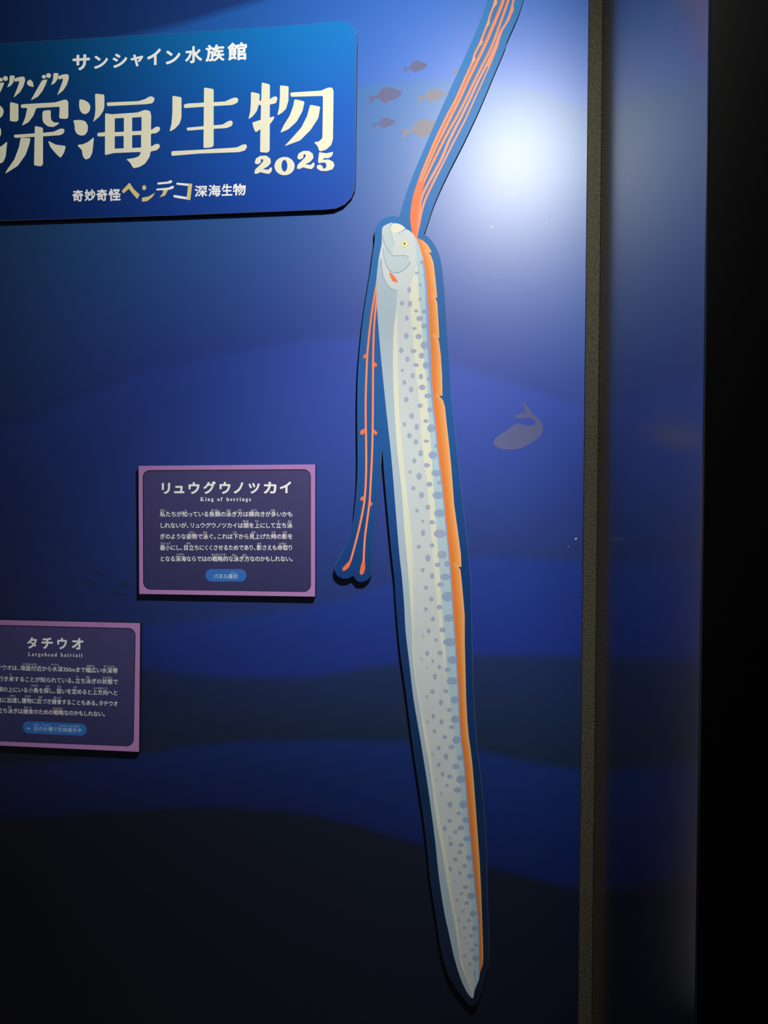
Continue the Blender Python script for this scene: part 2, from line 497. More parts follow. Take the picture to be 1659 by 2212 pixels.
# ------------------------------------------------------------------ title sign
A = (0, 40, 400 / 1659); B = (380, 40, 420 / 1659)
T = 0.0135
def sign():
    c = P(200, 470)
    root = thing('title_sign', (c.x, 0, c.z), 'large blue rounded sign board with white title characters at the upper left', 'sign')
    zt, zb = P(300, 60).z - c.z, P(300, 470).z - c.z
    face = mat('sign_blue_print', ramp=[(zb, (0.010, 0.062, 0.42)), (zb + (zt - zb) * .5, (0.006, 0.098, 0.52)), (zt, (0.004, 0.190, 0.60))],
               rough=0.45, spec=0.28, xfade=(P(-60, 300).x - c.x, P(760, 300).x - c.x, 0.20, 1.0))  # xfade paints the light's leftward falloff into the sign colour
    a = Art(T)
    out = [(-900, 155), (-900, 507), (-300, 489), (0, 477.5), (380, 465.2), (700, 453.0), (725, 450.5), (744, 442), (758, 428), (765, 412), (767.3, 392),
           (769, 240), (771, 92), (769.5, 72), (762, 56), (748, 46.5), (728, 45.5), (640, 54), (380, 70.5), (0, 94)]
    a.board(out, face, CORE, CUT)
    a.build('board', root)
    b = Art(T)
    def st(crop, pts, r, m=CREAM, n=True):
        b.poly(soft(Z(crop, pts), r), m)
    R_ = 3.2
    water_rad = [[(712, 722), (760, 732), (795, 755), (812, 790), (800, 835), (770, 858), (735, 850), (715, 820), (708, 780)],
                 [(655, 912), (720, 908), (765, 920), (788, 960), (785, 1010), (760, 1045), (725, 1050), (690, 1035), (670, 1000), (668, 950)],
                 [(842, 1062), (828, 1200), (805, 1250), (765, 1265), (740, 1230), (735, 1180), (695, 1140), (700, 1130), (740, 1128), (790, 1105)]]
    for s in water_rad:
        st(A, [(x - 777, y + 38) for x, y in s], R_)
    # first character, right-hand side
    for s in ([(90, 748), (165, 765), (165, 915), (140, 925), (88, 918)],
              [(185, 775), (200, 768), (490, 752), (540, 738), (575, 727), (600, 728), (612, 750), (612, 890), (590, 900), (530, 895), (535, 790),
               (325, 802), (300, 870), (255, 930), (195, 962), (225, 890), (245, 800), (190, 802)],
              [(380, 845), (390, 825), (455, 820), (455, 895), (466, 920), (490, 933), (528, 930), (525, 945), (480, 972), (430, 968), (390, 935),
               (380, 905)],
              [(122, 1042), (300, 1030), (480, 1015), (520, 995), (545, 985), (578, 990), (575, 1025), (540, 1045), (400, 1055), (130, 1070)],
              [(312, 962), (385, 978), (385, 1310), (365, 1325), (305, 1315)],
              [(185, 1068), (275, 1072), (262, 1130), (230, 1220), (160, 1320), (45, 1392), (60, 1360), (130, 1260), (170, 1150)],
              [(430, 1095), (500, 1130), (590, 1142), (575, 1200), (543, 1250), (500, 1210), (450, 1150)]):
        st(A, s, R_)
    b.build('title_character', root)
    # second character
    b = Art(T)
    for s in water_rad: st(A, s, R_)
    for s in ([(852, 672), (935, 682), (935, 790), (925, 830), (890, 880), (832, 928), (848, 880), (855, 820)],
              [(955, 752), (1240, 740), (1300, 722), (1345, 695), (1380, 705), (1385, 730), (1365, 760), (1300, 768), (1100, 778), (960, 785)],
              [(872, 1025), (950, 1018), (950, 1055), (872, 1057)]):
        st(A, s, R_)
    frame = [(942, 848), (1000, 858), (1230, 842), (1300, 818), (1345, 828), (1355, 870), (1352, 1000), (1400, 968), (1430, 970), (1435, 1000), (1400, 1028),
             (1352, 1030), (1352, 1150), (1390, 1125), (1425, 1122), (1435, 1150), (1405, 1180), (1350, 1190), (1340, 1240), (1300, 1300), (1250, 1330),
             (1195, 1342), (1165, 1290), (1130, 1260), (1200, 1250), (1245, 1235), (1265, 1195), (1020, 1205), (940, 1225)]
    holes = [[(1028, 895), (1110, 890), (1110, 1014), (1028, 1018)], [(1184, 888), (1268, 882), (1268, 1006), (1184, 1010)],
             [(1028, 1055), (1108, 1052), (1108, 1163), (1028, 1166)], [(1184, 1046), (1264, 1042), (1264, 1156), (1184, 1160)]]
    b.poly(soft(Z(A, frame), R_), CREAM, holes=[soft(Z(A, h), 1.2) for h in holes])
    b.build('title_character', root)
    # third and fourth characters
    b = Art(T)
    for s in ([(-30, 658), (48, 672), (47, 850), (30, 900), (-10, 942), (-55, 966), (-38, 900), (-30, 800)],
              [(65, 735), (100, 725), (420, 708), (480, 680), (515, 672), (535, 690), (525, 718), (480, 738), (300, 748), (70, 765)],
              [(90, 932), (240, 918), (400, 905), (440, 878), (475, 868), (487, 890), (475, 918), (430, 935), (250, 945), (95, 957)],
              [(240, 588), (322, 602), (322, 1085), (305, 1100), (235, 1105)],
              [(-39, 1132), (200, 1120), (520, 1100), (570, 1075), (600, 1072), (608, 1095), (590, 1125), (540, 1140), (200, 1152), (-39, 1172)]):
        st(B, s, R_)
    b.build('title_character', root)
    b = Art(T)
    for s in ([(640, 625), (715, 642), (712, 720), (690, 790), (655, 835), (618, 860), (635, 790), (640, 700)],
              [(732, 545), (802, 562), (800, 1130), (780, 1145), (718, 1140), (722, 900)],
              [(700, 704), (800, 690), (830, 668), (855, 662), (868, 680), (855, 722), (800, 735), (710, 740)],
              [(650, 888), (720, 865), (790, 850), (842, 832), (835, 858), (800, 905), (720, 945), (680, 972), (665, 940)],
              [(888, 570), (962, 578), (960, 700), (940, 770), (905, 805), (865, 828), (880, 760), (888, 660)],
              [(975, 632), (1240, 615), (1300, 588), (1335, 590), (1345, 620), (1340, 1030), (1325, 1080), (1280, 1120), (1225, 1135), (1210, 1090),
               (1178, 1055), (1220, 1050), (1250, 1020), (1255, 660), (980, 668)],
              [(1012, 688), (1098, 708), (1080, 790), (1030, 880), (960, 945), (890, 975), (920, 910), (970, 830), (1000, 750)],
              [(1145, 735), (1232, 752), (1215, 850), (1150, 950), (1060, 1040), (925, 1090), (990, 1020), (1070, 930), (1120, 830)]):
        st(B, s, R_)
    b.build('title_character', root)
    # the year
    b = Art(T)
    two = [(672, 1226), (684, 1192), (722, 1171), (772, 1170), (806, 1195), (810, 1232), (785, 1262), (740, 1286), (790, 1290), (806, 1270), (821, 1272),
           (816, 1306), (795, 1326), (755, 1320), (722, 1310), (692, 1325), (668, 1322), (676, 1288), (714, 1252), (742, 1222), (746, 1203), (732, 1198),
           (724, 1204), (726, 1225), (704, 1243), (680, 1242)]
    b.poly(soft(Z(B, two), 1.8), CREAM)
    b.poly(soft(Z(B, [(x + 363, y - 41) for x, y in two]), 1.8), CREAM)
    b.poly(Z(B, ell(927, 1259, 86, 78, 40)), CREAM, holes=[Z(B, ell(926, 1256, 25, 50, 28))])
    five = [(1222, 1141), (1285, 1150), (1341, 1137), (1336, 1166), (1310, 1190), (1258, 1192), (1256, 1206), (1300, 1202), (1340, 1220), (1354, 1252),
            (1336, 1286), (1288, 1301), (1232, 1299), (1202, 1277), (1204, 1252), (1232, 1246), (1250, 1260), (1258, 1281), (1276, 1280), (1286, 1252),
            (1276, 1230), (1250, 1228), (1222, 1236), (1212, 1222)]
    b.poly(soft(Z(B, five), 1.6), CREAM)
    b.build('year_lettering', root)
    # small brush katakana above the title
    b = Art(T)
    def zo(dx, dy, dot=True):
        if dot: st(A, [(245 + dx, 560 + dy), (270 + dx, 545 + dy), (295 + dx, 570 + dy), (302 + dx, 615 + dy), (260 + dx, 605 + dy), (240 + dx, 585 + dy)], 2.2)
        st(A, [(380 + dx, 552 + dy), (425 + dx, 545 + dy), (410 + dx, 590 + dy), (380 + dx, 650 + dy), (340 + dx, 700 + dy), (275 + dx, 735 + dy),
               (310 + dx, 670 + dy), (350 + dx, 600 + dy), (370 + dx, 565 + dy)], 2.2)
        b.poly(Z(A, ell(393 + dx, 522 + dy, 19, 17, 20)), CREAM); b.poly(Z(A, ell(435 + dx, 511 + dy, 22, 22, 20)), CREAM)
    def ku(dx, dy):
        st(A, [(480 + dx, 488 + dy), (525 + dx, 490 + dy), (515 + dx, 545 + dy), (490 + dx, 580 + dy), (455 + dx, 597 + dy), (475 + dx, 550 + dy)], 2.2)
        st(A, [(520 + dx, 516 + dy), (570 + dx, 500 + dy), (610 + dx, 498 + dy), (618 + dx, 530 + dy), (600 + dx, 590 + dy), (570 + dx, 640 + dy),
               (512 + dx, 688 + dy), (535 + dx, 630 + dy), (560 + dx, 565 + dy), (565 + dx, 535 + dy), (525 + dx, 547 + dy)], 2.2)
    zo(0, 0); ku(0, 0); zo(-386, 26); ku(-392, 22)
    b.build('brush_lettering', root)
    # the place's name along the top
    b = Art(T)
    for ch, bx in zip('サンシャイン', ((650, 322, 806, 464), (842, 330, 968, 448), (1008, 312, 1140, 440), (1170, 320, 1284, 430), (1318, 270, 1442, 418),
                                    (1484, 284, 1616, 408))):
        boxed(b, ch, bx, WHITE, 0.035, 6, A, -0.06)
    for ch, bx in zip('水族館', ((78, 235, 224, 380), (252, 222, 415, 366), (440, 203, 606, 357))):
        boxed(b, ch, bx, WHITE, 0.03, 6, B, -0.06)
    b.build('venue_lettering', root)
    # the line along the bottom
    b = Art(T)
    for ch, bx in zip('奇妙奇怪', ((650, 1535, 746, 1640), (758, 1530, 856, 1634), (865, 1528, 962, 1634), (972, 1524, 1082, 1634))):
        boxed(b, ch, bx, WHITE, 0.03, 6, A, -0.03)
    b.build('tagline_lettering', root)
    b = Art(T)
    for ch, bx in zip('深海生物', ((160, 1424, 268, 1522), (276, 1418, 382, 1519), (390, 1411, 482, 1512), (485, 1408, 596, 1510))):
        boxed(b, ch, bx, WHITE, 0.025, 6, B, -0.03)
    b.build('tagline_lettering', root)
    b = Art(T)
    he = [[(1090, 1545), (1160, 1470), (1200, 1530), (1252, 1578), (1230, 1618), (1180, 1560), (1155, 1525), (1105, 1568)]]
    nn = [[(1272, 1605), (1330, 1595), (1390, 1560), (1365, 1600), (1320, 1635), (1272, 1642)], ell(1292, 1515, 18, 22, 20)]
    for shape in (he, nn):
        b = Art(T)
        for q in shape: st(A, q, 1.6, YELLOW)
        tag(b.build('brush_character', root), 'pale yellow brush character')
    b = Art(T)
    for q in ([(1410, 1470), (1500, 1462), (1530, 1448), (1545, 1455), (1535, 1475), (1500, 1480), (1412, 1488)],
              [(1400, 1525), (1510, 1515), (1545, 1498), (1562, 1505), (1550, 1525), (1510, 1535), (1400, 1540)]):
        st(A, q, 1.5, WHITE)
    te = b.build('brush_character', root)
    b = Art(T); st(A, [(1465, 1532), (1508, 1530), (1480, 1585), (1428, 1602), (1455, 1570)], 1.6, YELLOW)
    tag(b.build('yellow_stroke', te), 'pale yellow brush stroke')
    b = Art(T)
    for q in ([(5, 1400), (90, 1408), (138, 1410), (134, 1424), (118, 1428), (104, 1542), (90, 1543), (30, 1535), (-20, 1525), (-20, 1505), (30, 1512), (92, 1523), (106, 1428), (90, 1427), (5, 1418)],):
        st(B, q, 1.2, WHITE)
    ko = b.build('brush_character', root)
    b = Art(T); b.k = 6; st(B, [(106, 1410), (140, 1408), (122, 1550), (90, 1545)], 1.5, YELLOW)
    tag(b.build('yellow_stroke', ko), 'pale yellow brush stroke')
sign()

# ------------------------------------------------------------------ caption boards
M_BORDER = mat('mauve_border', (0.40, 0.205, 0.52), rough=0.55, spec=0.3, noise=0.06, nscale=900)
M_RIM = mat('dark_rim_print', (0.020, 0.016, 0.050), rough=0.55, spec=0.3)
PALE = mat('pale_blue_ink', (0.50, 0.66, 0.90), rough=0.55, spec=0.3)
M_PILL = mat('blue_pill_print', (0.032, 0.145, 0.52), rough=0.55, spec=0.3)
TC = 0.0125

def caption(name, label, outer, inner, r_in, base):
    c = P(*base)
    root = thing(name, (c.x, 0, c.z), label, 'caption board')
    a = Art(TC); a.board(outer, M_BORDER, CORE, M_BORDER, 0.0004); a.build('board', root)
    zt = P(*inner[0]).z - c.z; zb = P(*inner[2]).z - c.z
    face = mat(name + '_print', ramp=[(zb, (0.028, 0.030, 0.115)), (zt, (0.058, 0.050, 0.180))], rough=0.55, spec=0.35)
    a = Art(TC)
    a.poly(quad_rr(*inner, r_in), M_RIM)
    k = [(inner[0][0] + 2.2, inner[0][1] + 2.4), (inner[1][0] - 1.6, inner[1][1] + 2.4), (inner[2][0] - 1.6, inner[2][1] - 1.2), (inner[3][0] + 2.2, inner[3][1] - 1.2)]
    a.poly(quad_rr(*k, r_in - 1.5), face)
    a.build('text_panel', root)
    return root

def bold(s):
    """serif bold letters"""
    return ''.join(chr(0x1d400 + ord(ch) - 65) if 'A' <= ch <= 'Z' else chr(0x1d41a + ord(ch) - 97) if 'a' <= ch <= 'z' else ch for ch in s)

def card_oarfish():
    K = (280, 980, 440 / 1659)
    z = lambda *p: Z(K, p)
    outer = z((72, 100), (1512, 88), (1510, 1165), (78, 1143)); inner = z((106, 134), (1476, 126), (1477, 1128), (110, 1107))
    root = caption('oarfish_caption', 'mauve bordered caption board right beside the long fish, with the nine character heading', outer, inner, 16, (490, 1288))
    b = Art(TC)
    for ch, bx in zip('リュウグウノツカイ', ((262, 238, 330, 328), (362, 262, 446, 322), (480, 232, 570, 328), (600, 224, 702, 328), (732, 230, 822, 328), (848, 233, 926, 325),
                                       (968, 238, 1060, 325), (1092, 230, 1196, 325), (1222, 227, 1316, 322))):
        boxed(b, ch, bx, WHITE, 0.035, 6, K)
    b.build('heading', root)
    b = Art(TC); p, q = z((575, 370), (990, 370)); line(b, bold('King of herrings'), p, q, 11.5, WHITE, 0.01, 6, 0.16); b.build('subtitle', root)
    b = Art(TC)
    for s, y, xe in (('私たちが知っている魚類の泳ぎ方は横向きが多いかも', 493, 1330), ('しれないが、リュウグウノツカイは頭を上にして立ち泳', 585, 1328),
                     ('ぎのような姿勢で泳ぐ。これは下から見上げた時の影を', 675, 1330), ('最小にし、目立ちにくくさせるためであり、影さえも命取り', 766, 1328),
                     ('となる深海ならではの戦略的な泳ぎ方なのかもしれない。', 857, 1335)):
        p, q = z((246, y), (xe, y)); b = Art(TC); line(b, s, p, q, 12.6, WHITE, 0.010); b.build('text_line', root)
    for s, x, y in (('わたし', 272, 460), ('し', 455, 460), ('ぎょるい', 697, 460), ('およ', 808, 460), ('かた', 897, 460), ('よこむ', 1012, 460), ('おお', 1168, 460),
                    ('あたま', 945, 550), ('うえ', 1035, 550), ('た', 1213, 550), ('およ', 1305, 550), ('しせい', 505, 640), ('およ', 616, 640), ('した', 857, 640),
                    ('みあ', 1008, 640), ('とき', 1172, 640), ('かげ', 1265, 640), ('さいしょう', 292, 730), ('めだ', 480, 731), ('かげ', 1055, 733), ('いのちと', 1247, 733),
                    ('しんかい', 412, 820), ('せんりゃくてき', 723, 822), ('およ', 850, 824), ('かた', 935, 825)):
        h = 8.3 * len(s); p, q = z((x - h, y), (x + h, y)); b = Art(TC); line(b, s, p, q, 4.8, WHITE, 0.0); b.build('reading_mark', root)
    b = Art(TC); b.poly([Z(K, [p])[0] for p in rrect(618, 940, 952, 1041, 50)], M_PILL, lift=5); pill = b.build('pill_badge', root)
    b = Art(TC); p, q = z((684, 1000), (884, 1000)); line(b, 'パネル展示', p, q, 11.5, PALE, 0.006, 8)
    p, q = z((822, 968), (868, 968)); line(b, 'てんじ', p, q, 4.6, PALE, 0.0, 8)
    b.build('badge_text', pill)
card_oarfish()

def card_hairtail():
    K = (0, 1320, 330 / 1659)
    z = lambda *p: Z(K, p)
    outer = z((-397, 89), (1520, 133), (1508, 1530), (-397, 1444)); inner = z((-345, 142), (1474, 186), (1452, 1472), (-345, 1402))
    root = caption('hairtail_caption', 'mauve bordered caption board at the lower left, cut off by the photo, four character heading', outer, inner, 16, (110, 1615))
    b = Art(TC)
    for ch, bx in zip('タチウオ', ((295, 284, 402, 408), (450, 288, 574, 412), (622, 290, 728, 415), (780, 294, 906, 418))):
        boxed(b, ch, bx, WHITE, 0.035, 6, K, 0.03)
    b.build('heading', root)
    b = Art(TC); p, q = z((303, 466), (896, 480)); line(b, bold('Largehead hairtail'), p, q, 11.5, WHITE, 0.0, 6, 0.16); b.build('subtitle', root)
    b = Art(TC)
    for s, x0, y0, x1, y1 in (('タチウオは、海面付近から水深350mまで幅広い水深帯', -95, 610, 1280, 650), ('を行き来することが知られている。立ち泳ぎの状態で', -80, 733, 1282, 770),
                              ('頭の上にいる小魚を探し、狙いを定めると上方向へと', -28, 849, 1282, 890), ('急に加速し獲物に近づき捕食することもある。タチウオ', -34, 964, 1282, 1008),
                              ('の立ち泳ぎは捕食のための戦略なのかもしれない。', -80, 1078, 1150, 1120)):
        p, q = z((x0, y0), (x1, y1)); b = Art(TC); line(b, s, p, q, 12.2, WHITE, 0.007); b.build('text_line', root)
    for s, x, y in (('かいめんふきん', 325, 577), ('すいしん', 597, 582), ('はばひろ', 985, 596), ('すいしんたい', 1190, 602), ('き', 115, 688), ('た', 838, 712), ('およ', 955, 716),
                    ('じょうたい', 1165, 722), ('こざかな', 370, 810), ('さが', 515, 818), ('ねら', 645, 822), ('さだ', 815, 828), ('じょうほうこう', 1092, 838),
                    ('かそく', 140, 922), ('えもの', 300, 925), ('ちか', 440, 932), ('ほしょく', 625, 940), ('およ', 105, 1038), ('ほしょく', 305, 1045), ('せんりゃく', 628, 1057)):
        h = 11.0 * len(s); p, q = z((x - h, y - h * .028), (x + h, y + h * .028)); b = Art(TC); line(b, s, p, q, 4.8, WHITE, 0.0); b.build('reading_mark', root)
    b = Art(TC); b.poly(quad_rr(*z((248, 1192), (942, 1226), (942, 1356), (248, 1326)), 12.8), M_PILL, lift=5); pill = b.build('pill_badge', root)
    b = Art(TC); p, q = z((290, 1272), (890, 1298)); line(b, '← 左の水槽で生体展示中', p, q, 10.5, PALE, 0.0, 8)
    for s, x, y in (('ひだり', 392, 1235), ('すいそう', 505, 1241), ('せいたいてんじちゅう', 757, 1250)):
        h = 11.0 * len(s); p, q = z((x - h, y - h * .03), (x + h, y + h * .03)); line(b, s, p, q, 4.6, PALE, 0.0, 8)
    b.build('badge_text', pill)
card_hairtail()

# ------------------------------------------------------------------ oarfish cut-out
TF = 0.0130
def oarfish():
    base = P(1018, 2175)
    root = thing('oarfish_cutout', (base.x, 0, base.z), 'long silver oarfish cut-out with orange fin and red crest rays, hung upright on the mural', 'fish cut-out')
    bz = lambda y: P(960, y).z - base.z
    back = [(862, 468.7), (883.7, 400), (942.3, 260), (1013.7, 101), (1041, 36), (1052.6, 0), (1078, -90), (1162, -90), (1144, -45), (1130, 2), (1118.6, 36), (1095, 90), (1091.5, 103),
            (1068, 159), (1040.8, 224), (1024.6, 260), (1002, 307.5), (966, 378.6), (938.4, 440), (918.5, 499), (915.5, 505), (924.7, 511), (936.7, 525), (948.8, 549.5),
            (954.8, 578.4), (960.8, 641), (966.8, 733.8), (970.6, 780), (973.7, 833.7), (979.6, 900), (985.7, 954), (996.6, 1053.7), (1007, 1150), (1017.7, 1256),
            (1018.8, 1320), (1022.6, 1484), (1029, 1594), (1043, 1717), (1050, 1805.6), (1053, 1925), (1056, 2030), (1055.5, 2075), (1049, 2105), (1041, 2135), (1033, 2162),
            (1028, 2171), (1021, 2174), (1012, 2170), (1000, 2154.6), (985, 2135), (970, 2109.6), (958, 2075), (949, 2030), (941.5, 1977.5), (935.5, 1940), (928.8, 1895),
            (925, 1855), (917.9, 1789.7), (907.7, 1717), (899, 1659.5), (889, 1590), (875.3, 1484), (864, 1402.7), (856.6, 1321), (852, 1250), (847, 1207), (839, 1126),
            (830, 1026.6), (826, 974), (825, 973), (824.4, 985), (818.4, 1071.8), (813, 1126), (806.7, 1171), (805, 1225.5), (803, 1240), (795.8, 1250.8), (785, 1257),
            (772, 1256), (762.4, 1244.5), (752.4, 1249.4), (739.8, 1250), (728, 1243), (722.6, 1231), (727, 1212.8), (743, 1185), (761.5, 1129.6), (767, 1090),
            (771.4, 1035.6), (772, 972), (771.4, 900), (772.3, 826), (776, 764.5), (783, 695.3), (790.8, 641.5), (800.7, 580), (805, 548), (809, 520.5), (809.5, 500),
            (816, 483), (828, 472), (846, 466)]
    blue = mat('cutout_backing_print', ramp=[(bz(2200), (0.013, 0.016, 0.040)), (bz(1700), (0.006, 0.030, 0.105)), (bz(1250), (0.006, 0.042, 0.21)), (bz(850), (0.012, 0.100, 0.37)),
                                             (bz(450), (0.024, 0.150, 0.47)), (bz(0), (0.026, 0.19, 0.52))], rough=0.5, spec=0.22)
    a = Art(TF); a.board(curve(back, 4, True, 42), blue, CORE, CUT, 0.0005); a.build('backing_board', root)

    G = (760, 580, 250 / 1626); Ch = (780, 400, 200 / 1659); F_ = (700, 900, 300 / 1659); H_ = (820, 1240, 260 / 1598); I_ = (860, 1580, 220 / 1521); J_ = (880, 1880, 200 / 1333)
    m_main = mat('scale_print_silver', (0.53, 0.605, 0.68), rough=0.55, spec=0.3, noise=0.03, nscale=14)
    m_blue = mat('scale_print_blue', (0.37, 0.485, 0.63), rough=0.55, spec=0.3)
    m_crm = mat('scale_print_cream', (0.66, 0.70, 0.62), rough=0.55, spec=0.3)
    m_sky = mat('scale_print_sky', (0.40, 0.56, 0.70), rough=0.55, spec=0.3)
    m_lav = mat('scale_print_lavender', (0.25, 0.34, 0.66), rough=0.55, spec=0.3)
    m_spot = mat('spot_print', (0.33, 0.385, 0.56), rough=0.55, spec=0.3)
    m_spot2 = mat('spot_print_blue', (0.27, 0.38, 0.60), rough=0.55, spec=0.3)
    m_faint = mat('spot_print_faint', (0.44, 0.49, 0.55), rough=0.55, spec=0.3)
    m_ink = mat('face_line_print', (0.25, 0.33, 0.52), rough=0.55, spec=0.3)
    m_jaw = mat('jaw_print', (0.45, 0.56, 0.65), rough=0.55, spec=0.3)
    m_coral = mat('coral_print', (0.80, 0.165, 0.060), rough=0.5, spec=0.35)
    m_coral2 = mat('coral_light_print', (0.82, 0.33, 0.17), rough=0.5, spec=0.35)
    m_salmon = mat('salmon_print', (0.78, 0.255, 0.16), rough=0.5, spec=0.35)

    right = [(900.6, 517), (907.8, 536), (915, 562.7), (920, 593), (924.5, 641.5), (928, 703), (930.7, 764.5), (932.5, 810.6), (938, 887.5), (940, 905), (947.7, 981),
             (956.8, 1053.7), (964, 1126), (971, 1198), (975.4, 1250), (980, 1321), (986, 1402.7), (990.8, 1484), (996, 1588), (1002.5, 1638), (1008, 1703), (1014, 1775),
             (1020.5, 1840), (1025, 1890), (1028.5, 1925), (1033, 1970), (1036, 2030), (1037, 2075), (1036.8, 2097.6)]
    left = [(824.6, 526.6), (818.6, 556.7), (813.6, 597), (813, 633.8), (816, 687.6), (821.5, 756.8), (829, 833.7), (836, 902), (844.7, 981), (853.7, 1089.9), (862.7, 1198),
            (868, 1245), (872.9, 1305), (876, 1362), (882.6, 1419), (893, 1508.5), (906.5, 1588), (913.5, 1630.6), (923.6, 1695.7), (933.8, 1768), (941, 1826), (947, 1885),
            (953.5, 1932.5), (961, 1977.5), (970, 2018), (979, 2060), (989.5, 2097.6), (1000, 2126), (1012, 2148.6), (1020, 2157)]
    tail = [(1034.5, 2117), (1027.8, 2132), (1024.8, 2141), (1022.5, 2154.6)]
    head = [(825, 502.5), (826.4, 491.6), (833, 486), (846, 480.5), (848.5, 483), (852, 482), (864.4, 484.4), (875, 492), (876, 495), (882.5, 497), (891, 503.7)]
    s_right, s_left = curve(right, 3), curve(left, 3)
    b = Art(TF); b.k = 20
    b.poly(curve(head, 3) + s_right + curve(tail, 3) + s_left[::-1], m_main)
    b1 = [(858.4, 626), (856.9, 664.6), (850.7, 710.7), (849, 749), (849, 810.6), (851.5, 872), (853.8, 910), (859, 981), (868, 1062.7), (873.6, 1144), (880.8, 1225.5),
          (886.7, 1305), (890, 1362), (891.6, 1419), (898, 1476), (907.9, 1533), (916, 1590), (926.5, 1645), (935, 1710), (942, 1768), (952.6, 1826), (963, 1890),
          (971.5, 1940), (982, 1992.5), (989.5, 2045), (995.5, 2082.6), (1007.5, 2114), (1017, 2141)]
    b2 = [(858.4, 653.8), (858.4, 718), (860, 795), (861.5, 872), (863.5, 910), (870, 981), (880.8, 1080.8), (889.9, 1171), (891.9, 1235), (892.4, 1300), (892.6, 1370),
          (894.6, 1425), (901, 1480), (911, 1533), (921.5, 1582), (935, 1666.8), (942.4, 1724.6), (952.6, 1782.5), (964, 1847.6), (970.6, 1888), (977.5, 1940), (988, 1992.5),
          (994, 2045), (1000, 2082.6), (1013.5, 2123)]
    c1, c2 = curve(b1, 3), curve(b2, 3)
    gill = Z(Ch, [(640, 1880), (600, 1880)])
    b.poly([p for p in s_left if p[1] > 568] + [(1017, 2141)] + c1[::-1] + Z(Ch, [(560, 1860), (500, 1830), (420, 1700), (375, 1520), (358, 1360), (345, 1310)]), m_blue)
    b.poly(c2 + c1[::-1], m_crm)
    b3 = [(900.5, 568.8), (898.4, 580), (890.7, 603), (886, 626), (886, 664.6), (890.7, 710.7), (893.8, 756.8), (898.4, 803), (904.5, 856.8), (908.5, 908), (913.4, 972),
          (920.6, 1026.6), (926, 1080.8), (931.5, 1153), (936.9, 1225.5), (944.5, 1305), (950, 1370), (958.3, 1427), (964, 1460)]
    b4 = [(900.5, 568.8), (901.4, 580), (903, 603), (904.5, 633.8), (907.6, 664.6), (912, 718), (915, 764.5), (920, 803), (923, 841), (926.5, 903), (931.5, 972), (935, 1026.6),
          (938.7, 1080.8), (944, 1162), (950, 1236), (955, 1321), (961.5, 1394.6), (964.8, 1451.5), (970, 1486), (974.6, 1524.7), (980.8, 1580), (987, 1645), (994.5, 1710), (1000, 1768),
          (1007.5, 1826), (1012.4, 1880), (1018, 1947.5), (1022.5, 2030), (1024, 2097.6), (1022.5, 2140)]
    c4 = curve(b4, 3)
    b.poly(curve(b3, 3) + [p for p in c4 if p[1] < 1460][::-1], m_crm)
    sky_up = [p for p in c4]
    b.poly(Z(Ch, [(945, 905), (985, 1100), (1000, 1300)]) + sky_up + [(1024.8, 2141), (1027.8, 2132), (1034.5, 2117)] + s_right[::-1], m_sky)
    # spots
    spots = [(Ch, (1085, 1380, 32, 32)), (Ch, (1000, 1575, 40, 28)), (Ch, (1120, 1610, 15, 18)), (Ch, (1060, 1785, 32, 28))]
    spots += [(G, s) for s in ((805, 300, 27, 42), (705, 488, 32, 35), (815, 495, 32, 45), (957, 433, 22, 26), (905, 598, 30, 20), (1020, 605, 35, 30), (772, 698, 28, 38), (952, 703, 46, 36),
              (1020, 810, 45, 35), (878, 842, 32, 22), (765, 948, 33, 43), (940, 955, 46, 38), (1020, 1078, 55, 55), (695, 1150, 30, 40), (867, 1158, 42, 30), (980, 1225, 42, 42),
              (782, 1275, 28, 40), (903, 1357, 40, 27), (1040, 1360, 42, 50), (710, 1433, 22, 24), (855, 1505, 28, 38), (970, 1518, 30, 40), (738, 1602, 28, 33), (1080, 1555, 30, 30),
              (988, 1670, 46, 40), (832, 1702, 30, 40), (1070, 1790, 52, 35), (765, 1840, 32, 40), (958, 1927, 38, 32), (1095, 1985, 35, 38), (840, 2070, 32, 40), (1042, 2143, 38, 28))]
    spots += [(F_, s) for s in ((1048, 5, 25, 22), (960, 92, 20, 28), (1107, 123, 27, 37), (1280, 140, 48, 48), (1020, 227, 27, 32), (1097, 302, 25, 33), (1222, 293, 32, 20),
              (1335, 352, 25, 22), (1155, 438, 27, 40), (1300, 460, 52, 45), (1078, 527, 24, 32), (1228, 580, 37, 27), (1028, 662, 20, 20), (1340, 675, 60, 40), (1135, 712, 32, 43),
              (1375, 790, 25, 25), (1258, 808, 38, 30), (1068, 855, 24, 27), (1165, 938, 31, 38), (1360, 940, 65, 45), (1240, 1083, 30, 30), (1112, 1123, 23, 24), (1380, 1155, 65, 48),
              (1180, 1250, 18, 18), (1290, 1262, 35, 25), (1182, 1388, 26, 40), (1385, 1398, 75, 50), (1132, 1555, 24, 25), (1290, 1538, 28, 26), (1410, 1650, 58, 48), (1240, 1690, 30, 43),
              (1357, 1770, 36, 27), (1470, 1760, 30, 38), (1178, 1833, 24, 25), (1290, 1903, 26, 35), (1450, 1915, 62, 38), (1392, 2005, 40, 27), (1217, 2043, 24, 25), (1475, 2150, 70, 58),
              (1283, 2180, 26, 30))]
